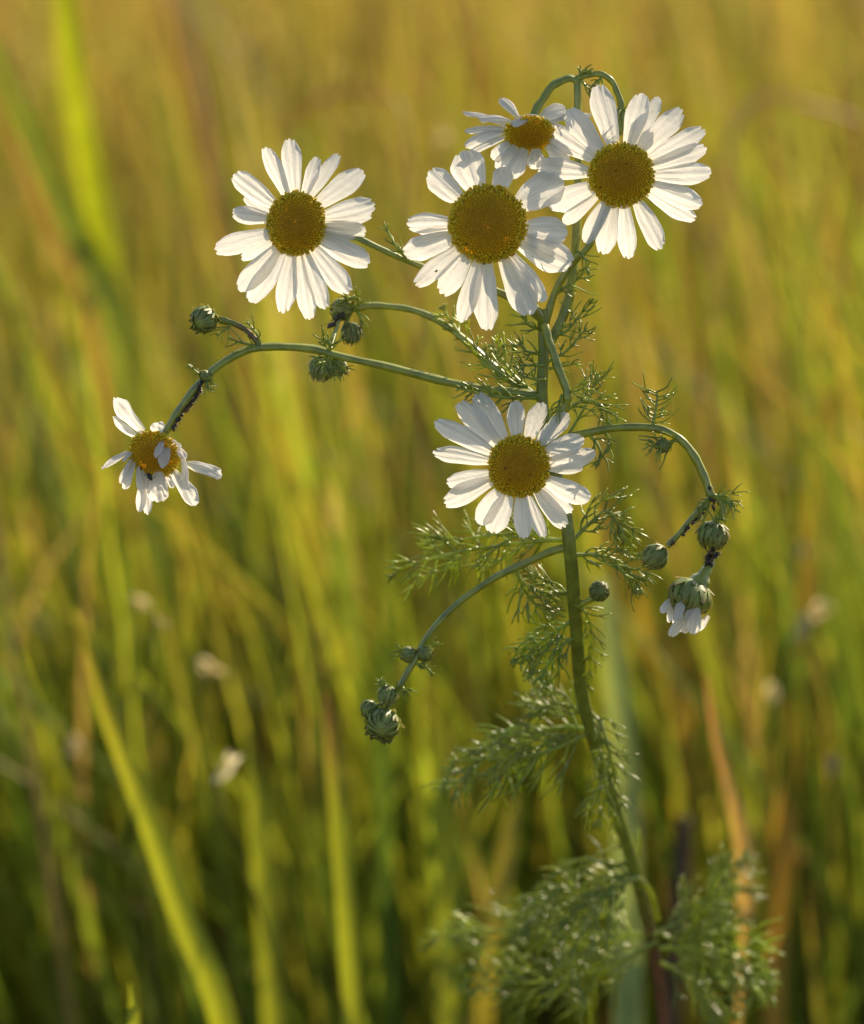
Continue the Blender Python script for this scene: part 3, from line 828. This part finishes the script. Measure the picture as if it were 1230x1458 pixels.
bud(V(291, 455, 0), 18.5, (-.45, -.25, .85), .95, "round green bud at the far left seen end on", seed=1, flare=.22)
bud(V(545, 1031, 80), 23, (-.1, -.35, .9), .95, "large round bud at the end of the lower left branch", seed=2, flare=.2)
bud(V(526, 1010, 88), 13, (-.7, -.2, .5), .9, seed=3, flare=.15)
bud(V(552, 990, 80), 14, (-.2, -.8, .3), 1.0, seed=4, flare=.15)
bud(V(1015, 761, -4), 21, (-.15, -.95, .2), .92, "fat green bud hanging at the right above the faded flower", seed=5, tipcol=(.30, .18, .07))
bud(V(934, 792, -10), 17.5, (-.75, -.62, .25), 1.05, "small bud hanging at the right nearest the stem", seed=6, tipcol=(.34, .20, .07))
bud(V(853, 842, 96), 14.5, (.4, .1, .9), .95, seed=7, flare=.06, tone=.85, tipcol=(.26, .20, .08))
bud(V(886, 172, 34), 15, (.05, -1, .1), 1.25, "bud half hidden behind the top right flower", seed=8, tipcol=(.45, .40, .16), tone=1.4)
bud(V(487, 441, 102), 15, (-.8, .1, .3), 1.0, seed=9, flare=.12)
bud(V(500, 474, 100), 14, (-.15, -.95, .1), 1.1, seed=10, tone=.9)
bud(V(458, 524, 60), 17, (-.3, -.9, .2), 1.0, "pale withered bud behind the long left branch", seed=11, tipcol=(.6, .52, .35))
bud(V(482, 522, 62), 12, (.5, -.7, .2), 1.0, seed=12, tipcol=(.75, .66, .45))
bud(V(582, 932, 84), 11, (-.8, .1, .4), 1.0, seed=13)
bud(V(604, 930, 86), 12, (.5, .1, .6), 1.0, seed=14)
bud(V(293, 536, -4), 8, (-.6, .3, .5), 1.2, seed=15)
bud(V(944, 634, 4), 10, (-.3, -.3, .9), 1.0, seed=16)
for st in ([(500, 441, 104, 5), (494, 456, 102, 4), (490, 470, 101, 4)], [(463, 506, 20, 3.5), (470, 500, 30, 3.5), (478, 470, 70, 3.5), (485, 448, 100, 4)],
           [(470, 506, 4, 4), (464, 512, 30, 4), (460, 516, 55, 5)]):
    stalk("bud_stalk", st, sides=8)

# faded flower hanging on the right
def faded():
    c = V(983, 848, -2)
    ax = unit((-.42, -.88, .1))
    o = bud(c, 31, ax, .75, "faded flower hanging at the right with closed shrivelled petals", rows=5, seed=21, flare=.12, tipcol=(.42, .26, .10))
    x0, y0, s = 800, 540, 3.837
    for k, (bx, by, tx, ty, wd, db, dt) in enumerate([
            (600, 1190, 542, 1278, 48, -4, -8), (605, 1210, 582, 1330, 40, 6, 8), (655, 1195, 618, 1325, 72, -24, -26), (665, 1290, 595, 1408, 60, -8, -6), (690, 1300, 612, 1380, 60, 6, 8),
            (740, 1245, 705, 1392, 82, -26, -24), (700, 1280, 672, 1390, 60, -10, -8), (800, 1290, 735, 1378, 50, -6, 0), (715, 1240, 690, 1330, 60, -22, -20), (640, 1240, 625, 1360, 55, 10, 12)]):
        petal(o, V(x0 + bx / s, y0 + by / s, db), V(x0 + tx / s, y0 + ty / s, dt), wd / s, (R.uniform(-.4, .4), .1, 1), bulge=.08, curl=.02, twist=R.uniform(-.4, .4), cup=.22, groove=.05, seed=900 + k, crumple=.05)
faded()

# ---- feathery leaves
LG = np.array((.32, .375, .042))
def feather(path, n, plen, spread=1.0, r0=2.6, lobes=3, lob=.58, seed=0, label=None, tone=(1, 1, 1), start=.08, droop=0.0, curl=.5, taper=True, flat=.55, up=None):
    """path: (column, row, depth) from base to tip; a midrib with pairs of thread-like forked segments"""
    r = random.Random(seed)
    P = catmull(np.array([V(*q) for q in path]), 10)
    plen = plen * 1.32; r0 = r0 * .95; n = max(2, round(n * .92)) if n < 7 else round(n * (.85 if n < 12 else .80))
    m = len(P); b = MB()
    tn = np.array(tone) * LG
    b.tube(P, np.interp(np.linspace(0, 1, m), [0, 1], [r0 * 1.15, r0 * .55]), 6, tn * 1.1)
    for k in range(n):
        for sgn in (-1, 1):
            t = start + (1 - start) * (k + .5 + r.uniform(-.25, .25)) / n
            f = t * (m - 1); i = min(m - 2, int(f)); q = P[i] + (P[i + 1] - P[i]) * (f - i)
            tan = unit(P[min(m - 1, i + 1)] - P[max(0, i - 1)])
            nrm = unit(np.cross(tan, np.array([0, 0, 1.0])))
            third = np.cross(tan, nrm)
            az = r.gauss(0, flat)
            out = nrm * sgn * math.cos(az) + third * math.sin(az)
            L = plen * (math.sin(math.pi * min(1, (.18 + t * .8))) ** .7 if taper else 1) * r.uniform(.7, 1.25)
            d0 = unit(out * spread + tan * r.uniform(.7, 1.6))
            d1 = unit(d0 + tan * .9 * curl + np.array([0, -droop - .10, 0]) + .55 * np.array([r.uniform(-1, 1), r.uniform(-1, 1), r.uniform(-1, 1)]))
            pts = catmull(np.array([q, q + d0 * L * .4, q + d0 * L * .4 + d1 * L * .35, q + d0 * L * .4 + d1 * L * .35 + unit(d1 + tan * .6 * curl) * L * .3]), 3)
            c = tn * r.uniform(.75, 1.25)
            b.tube(pts, np.linspace(r0 * .66, r0 * .34, len(pts)), 5, c)
            mm = len(pts)
            nl = lobes if L > plen * .45 else max(0, lobes - 1)
            for l in range(nl):
                ii = int((.28 + .6 * l / max(1, nl)) * (mm - 1)); ii = min(ii, mm - 2)
                tl = unit(pts[ii + 1] - pts[ii])
                for s2 in (-1, 1):
                    if r.random() < .50: continue
                    rv = unit(np.cross(tl, third) * s2 + .7 * np.array([r.uniform(-1, 1), r.uniform(-1, 1), r.uniform(-1, 1)]))
                    l0 = unit(rv + tl * 1.5); l1 = unit(l0 + tl * 1.1 * curl + np.array([0, -droop * .6, 0]))
                    ll = L * lob * r.uniform(.6, 1.2)
                    pp = np.array([pts[ii], pts[ii] + l0 * ll * .5, pts[ii] + l0 * ll * .5 + l1 * ll * .5])
                    b.tube(catmull(pp, 2), np.linspace(r0 * .54, r0 * .30, 5), 4, c * r.uniform(.85, 1.2))
    o = link("leaf", b, M_LEAF, plant, origin=P[0])
    if label: o['label'] = label
    return o

# small leaves at the forks near the flowers
feather([(772, 470, 20), (752, 462, 6), (742, 448, 0)], 3, 26, r0=2.4, lobes=1, seed=1)
feather([(774, 505, 20), (750, 500, 6), (738, 488, 2)], 3, 24, r0=2.4, lobes=1, seed=2)
feather([(774, 520, 20), (752, 520, 4), (738, 520, 0)], 3, 20, r0=2.4, lobes=1, seed=3)
feather([(776, 540, 20), (760, 540, 2), (748, 536, -2)], 2, 18, r0=2.3, lobes=1, seed=4)
feather([(785, 480, 30), (808, 470, 40), (826, 448, 44), (846, 425, 44)], 5, 26, r0=2.4, lobes=1, seed=5, label="thread-like leaf curling up beside the upper stem")
feather([(780, 515, 30), (806, 500, 40), (824, 480, 44), (836, 466, 44)], 4, 24, r0=2.4, lobes=1, seed=6)
feather([(782, 525, 26), (806, 520, 22), (826, 516, 20)], 2, 18, r0=2.3, lobes=1, seed=7)
feather([(800, 392, 20), (808, 372, 0), (822, 358, -10), (834, 372, -12), (832, 390, -8)], 4, 26, r0=2.3, lobes=1, seed=8)
feather([(790, 420, 24), (806, 408, 30), (824, 396, 34), (838, 376, 34)], 4, 28, r0=2.3, lobes=1, seed=9)
feather([(806, 558, -8), (820, 556, -16), (834, 552, -20)], 3, 24, r0=2.2, lobes=1, seed=10, label="small star-like leaf on the bend of the shining branch")
feather([(800, 562, -10), (796, 575, -16), (790, 588, -18)], 3, 22, r0=2.2, lobes=1, seed=11)
feather([(790, 600, 40), (822, 574, 36), (845, 572, 36), (862, 584, 34), (868, 610, 30)], 7, 32, r0=2.6, lobes=2, seed=12)
feather([(810, 618, 40), (838, 570, 60), (846, 545, 66), (850, 530, 70)], 6, 30, r0=2.2, lobes=2, seed=13)
feather([(838, 618, 30), (850, 632, 24), (856, 650, 18), (846, 664, 14)], 3, 26, r0=2.6, lobes=1, seed=14)
feather([(862, 612, 24), (868, 630, 26), (864, 646, 26)], 2, 18, r0=2.4, lobes=1, seed=15)
feather([(929, 608, 8), (932, 592, 6), (935, 574, 6), (936, 556, 8)], 9, 27, r0=2.3, lobes=1, lob=.35, spread=2.6, seed=16, label="small upright comb-like leaf on the right branch", taper=False, flat=.3)
feather([(968, 626, 2), (950, 630, -2), (934, 636, -4), (922, 634, -6)], 7, 26, r0=2.3, lobes=1, lob=.35, spread=1.8, seed=17, flat=.4, droop=.5)
feather([(1014, 708, -2), (1030, 705, -8), (1042, 714, -10), (1048, 728, -10)], 4, 22, r0=2.0, lobes=1, seed=18)
feather([(1010, 712, -4), (1006, 730, -8), (1000, 745, -8)], 2, 16, r0=2.0, lobes=1, seed=19)
feather([(585, 374, 22), (568, 356, 16), (556, 338, 14), (546, 316, 14)], 3, 16, r0=2.4, lobes=0, seed=20, label="slender green leaf beside the stalk of the top left flower")
feather([(580, 374, 22), (574, 362, 14), (568, 352, 12)], 2, 14, r0=2.0, lobes=0, seed=21)
feather([(370, 494, 0), (352, 490, -6), (338, 486, -8), (328, 482, -8)], 4, 18, r0=2.1, lobes=0, seed=22)
feather([(372, 492, 0), (366, 476, -4), (358, 466, -4), (352, 458, -2)], 3, 16, r0=2.1, lobes=0, seed=23)
feather([(332, 460, 0), (320, 470, -4), (308, 478, -6)], 3, 16, r0=1.9, lobes=0, seed=24)
feather([(292, 538, 0), (280, 530, -4), (266, 519, -4)], 2, 10, r0=2.3, lobes=0, seed=25)
feather([(466, 506, 0), (470, 492, -6), (466, 484, -8)], 4, 24, r0=2.6, lobes=1, seed=26)
feather([(470, 506, 0), (462, 520, -10), (468, 532, -12)], 4, 22, r0=2.8, lobes=1, seed=27)
feather([(822, 110, 42), (832, 100, 38), (842, 102, 36)], 3, 14, r0=2.2, lobes=1, seed=28)
feather([(826, 114, 42), (836, 124, 38), (842, 132, 36)], 2, 14, r0=2.2, lobes=1, seed=29)
feather([(858, 106, 42), (852, 118, 40), (846, 132, 40)], 3, 12, r0=2.2, lobes=1, seed=30)
feather([(505, 438, 102), (512, 428, 96), (500, 424, 94), (486, 432, 92)], 4, 18, r0=2.4, lobes=1, seed=31)
feather([(508, 442, 102), (516, 458, 98), (514, 476, 98)], 3, 14, r0=2.4, lobes=0, seed=32)
# leafy scraps round the bud clusters
for i_, (x_, y_, d_, dx_, dy_) in enumerate([(588, 940, 82, -22, -14), (600, 925, 82, 16, -12), (590, 945, 82, 26, 14), (560, 985, 80, -20, -12), (556, 996, 78, 14, -14), (566, 978, 80, 14, 10),
        (540, 1004, 84, -18, 12), (1012, 712, -4, -16, 14), (1020, 708, -6, 22, 16), (498, 440, 100, -18, 14), (508, 438, 100, -22, -8), (462, 508, 10, -14, 10), (470, 512, 6, 14, 12), (480, 520, 55, 10, 12),
        (290, 540, -2, 8, 14), (1016, 742, 2, 14, -6), (884, 160, 34, 12, 6)]):
    feather([(x_, y_, d_), (x_ + dx_ * .55, y_ + dy_ * .4 - 3, d_ - 6), (x_ + dx_, y_ + dy_, d_ - 9)], 3, 15, r0=2.2, lobes=1, seed=200 + i_)
# leaves along the blurred left branch
feather([(745, 556, 40), (705, 530, 52), (672, 498, 66), (645, 462, 80), (628, 436, 86)], 13, 30, r0=2.8, lobes=2, lob=.5, seed=33, label="feathery leaf lying along the blurred upper left branch", tone=(1.3, 1.25, .9))
feather([(762, 562, 30), (735, 538, 40), (715, 512, 50), (700, 492, 54)], 9, 30, r0=2.8, lobes=2, seed=34, tone=(1.2, 1.2, .9))
feather([(765, 566, 25), (720, 566, 6), (680, 560, 0), (650, 552, -2)], 9, 24, r0=2.8, lobes=1, seed=35)
# upper stem leaf going left (blurred)
feather([(806, 768, 64), (750, 772, 100), (690, 780, 130), (625, 792, 150), (562, 812, 165)], 15, 56, r0=2.8, lobes=4, seed=36, label="long feathery leaf reaching left below the lower middle flower", tone=(1.15, 1.15, .85))
feather([(800, 770, 70), (740, 760, 110), (680, 765, 140), (610, 780, 160)], 12, 50, r0=2.7, lobes=3, seed=37, tone=(1.2, 1.2, .85))
feather([(735, 812, 74), (745, 835, 80), (762, 860, 90), (790, 880, 100)], 8, 40, r0=3.0, lobes=2, seed=38, tone=(1.1, 1.1, .8))
# curly leaf right of the stem
feather([(815, 770, 62), (840, 745, 70), (864, 728, 76), (880, 745, 80), (892, 775, 82)], 11, 40, r0=2.9, lobes=3, seed=39, curl=1.0, label="curly feathery leaf right of the stem below the lower middle flower")
feather([(815, 790, 64), (845, 790, 80), (872, 795, 90), (895, 810, 96), (908, 835, 98)], 11, 42, r0=2.9, lobes=3, seed=40, curl=1.0)
feather([(818, 860, 100), (838, 880, 110), (842, 930, 130), (838, 985, 150)], 9, 28, r0=2.4, lobes=2, seed=41)
# mid stem tufts
feather([(820, 880, 115), (790, 900, 120), (762, 920, 130), (740, 945, 138)], 10, 38, r0=3.0, lobes=3, seed=42, tone=(.9, 1, .9))
feather([(822, 905, 125), (800, 920, 125), (778, 950, 130), (770, 970, 130)], 8, 34, r0=3.0, lobes=2, seed=43, tone=(.85, .95, .85))
feather([(818, 850, 100), (790, 840, 104), (765, 830, 108), (750, 820, 110)], 8, 36, r0=2.8, lobes=2, seed=44)
# big drooping leaf on the left
feather([(842, 1040, 205), (800, 1035, 215), (750, 1050, 230), (690, 1082, 245), (630, 1130, 255)], 17, 66, r0=3.1, lobes=4, seed=45, droop=.25, label="big feathery leaf drooping left from the middle of the stem", tone=(.95, 1.05, .95))
feather([(842, 1042, 205), (805, 1060, 205), (760, 1075, 212), (700, 1080, 222), (640, 1085, 232)], 13, 56, r0=3.1, lobes=3, seed=46, droop=.2)
feather([(850, 1060, 215), (862, 1090, 205), (862, 1130, 205), (850, 1180, 215)], 9, 40, r0=2.8, lobes=3, seed=47, droop=.5)
feather([(836, 1010, 190), (855, 1030, 180), (868, 1070, 180), (876, 1110, 190)], 8, 30, r0=2.8, lobes=2, seed=48)
feather([(838, 1020, 195), (810, 1005, 200), (780, 1000, 206), (755, 1010, 212)], 8, 44, r0=2.8, lobes=3, seed=49)
# lowest leaves
feather([(936, 1310, 350), (925, 1268, 330), (900, 1248, 318), (850, 1252, 318), (790, 1285, 330), (750, 1330, 345)], 18, 66, r0=3.8, lobes=4, seed=50, droop=.8, start=.3, label="large arching feathery leaf hanging left at the bottom of the stem")
feather([(905, 1250, 318), (870, 1270, 300), (835, 1310, 295), (810, 1370, 300), (800, 1420, 310)], 13, 62, r0=3.2, lobes=4, seed=51, droop=.6)
feather([(935, 1330, 360), (860, 1330, 370), (780, 1330, 385), (690, 1325, 400), (610, 1340, 410)], 17, 66, r0=3.2, lobes=4, seed=52, tone=(1.2, 1.2, 1), label="pale feathery leaf spreading left along the bottom edge")
feather([(935, 1340, 365), (880, 1370, 350), (820, 1390, 350), (740, 1400, 360), (660, 1395, 370)], 14, 60, r0=3.2, lobes=4, seed=53, tone=(1.1, 1.1, .95))
feather([(934, 1330, 365), (970, 1310, 375), (1005, 1280, 385), (1040, 1250, 395), (1065, 1225, 400)], 13, 50, r0=3.0, lobes=4, seed=55, label="feathery leaf rising right near the bottom of the stem")
feather([(938, 1350, 370), (985, 1350, 360), (1030, 1355, 355), (1070, 1380, 355), (1095, 1425, 360)], 14, 54, r0=3.4, lobes=4, seed=56, droop=.3, label="feathery leaf curling over to the lower right", tone=(1.15, 1.2, 1.05))
feather([(940, 1370, 375), (975, 1390, 360), (1010, 1410, 355), (1040, 1450, 360)], 11, 52, r0=3.2, lobes=4, seed=57, droop=.3)
feather([(942, 1330, 375), (968, 1338, 372), (1000, 1320, 350), (1060, 1310, 350)], 11, 44, r0=3.0, lobes=3, seed=58)

# ------------------------------------------------------------------ insects on the plant
def aphid(x, y, d, L, ang, label, group, col):
    b = MB(); c = V(x, y, d)
    ax = unit((math.cos(ang), math.sin(ang), R.uniform(-.3, .3)))
    b.ball(c, ax, (L * .55, L * .36), col, 8, 6)
    b.ball(c + ax * L * .5, ax, (L * .24, L * .2), np.array(col) * .8, 6, 5)
    sd_ = unit(np.cross(ax, (0, 0, 1))); 
    for k in (-1, 0, 1):
        for s in (-1, 1):
            q = c + ax * L * .22 * k
            b.tube(np.array([q, q + sd_ * s * L * .5 + ax * k * L * .15 + np.array([0, 0, L * .15]), q + sd_ * s * L * .75 + ax * k * L * .35 - np.array([0, 0, L * .25])]), L * .045, 4, np.array(col) * .7)
    o = link("aphid", b, M_APHID, origin=c)
    return tag(o, label, "aphid", group)

BLK = (.022, .014, .008); BRN = (.10, .05, .018)
def cluster(p0, p1, n, off, side, label, group, cols=(BLK, BLK, BRN), lens=(5, 8)):
    for k in range(n):
        t = (k + R.uniform(0, .9)) / n
        x = p0[0] + (p1[0] - p0[0]) * t; y = p0[1] + (p1[1] - p0[1]) * t
        dx, dy = p1[0] - p0[0], p1[1] - p0[1]; l = math.hypot(dx, dy)
        nx, ny = -dy / l * side, dx / l * side
        o = off * R.uniform(.4, 1.25)
        aphid(x + nx * o, y + ny * o, p0[2] + (p1[2] - p0[2]) * t - R.uniform(-2, 6), R.uniform(*lens), math.atan2(-dy, dx) + R.gauss(0, .4), label, group, R.choice(cols))

cluster((283, 549, 0), (258, 582, 2), 15, 6.5, -1, "tiny black aphid feeding under the stem above the wilting left flower", "aphids on the left stem")
cluster((256, 583, 2), (241, 610, 5), 9, 6.0, -1, "tiny black aphid feeding under the stem above the wilting left flower", "aphids on the left stem")
cluster((296, 532, -6), (280, 552, -6), 6, 2, -1, "dark aphid on the knotted joint of the long left branch", "aphids on the left joint")
cluster((1016, 690, -4), (1022, 728, -4), 7, 7, 1, "dark aphid on the right branch where the hanging buds fork", "aphids at the right fork")
cluster((1000, 722, -8), (955, 772, -12), 9, 6, -1, "brown aphid on the stalk of the small hanging right bud", "aphids on the bud stalk", cols=(BLK, BRN, BRN))
cluster((1020, 782, 4), (1008, 806, 0), 12, 6, 1, "dark aphid packed on the neck of the faded hanging flower", "aphids on the faded flower neck", cols=(BLK, BLK, BRN))
cluster((1018, 782, 4), (1006, 806, 0), 6, 6, -1, "dark aphid packed on the neck of the faded hanging flower", "aphids on the faded flower neck", cols=(BLK, BLK, BRN))
cluster((492, 448, 92), (472, 468, 80), 7, 4, 1, "black aphid on the blurred bud cluster left of the middle", "aphids on the blurred buds", lens=(6, 9))

def beetle(x, y, d, L, ang, label, name, cat, col):
    b = MB(); c = V(x, y, d); ax = unit((math.cos(ang), math.sin(ang), .1))
    b.ball(c, ax, (L * .42, L * .26), col, 10, 8)
    b.ball(c + ax * L * .42, ax, (L * .15, L * .17), np.array(col) * .8, 8, 6)
    sd_ = unit(np.cross(ax, (0, 0, 1)))
    for k in (-1, 0, 1):
        for s in (-1, 1):
            q = c + ax * L * .2 * k
            b.tube(np.array([q, q + sd_ * s * L * .3 + ax * k * L * .1, q + sd_ * s * L * .42 + ax * k * L * .3 - np.array([0, 0, L * .12])]), L * .03, 4, np.array(col) * .7)
    return tag(link(name, b, M_APHID, origin=c), label, cat)
beetle(212.5, 678, -14, 13, -1.0, "small black beetle crawling on the petals of the wilting left flower", "beetle", "beetle", (.006, .005, .005))
beetle(729, 363, -30, 8, .4, "tiny pink red mite at the lower rim of the largest yellow disc", "mite", "mite", (.55, .08, .06))
beetle(621, 386, -26, 5, .8, "tiny black speck of a fly on a lower left petal of the largest flower", "fly", "fly", (.01, .01, .01))
beetle(688, 373, -27, 8, -1.0, "tiny black thrips below the centre of the largest yellow disc", "thrips", "insect", (.012, .008, .006))
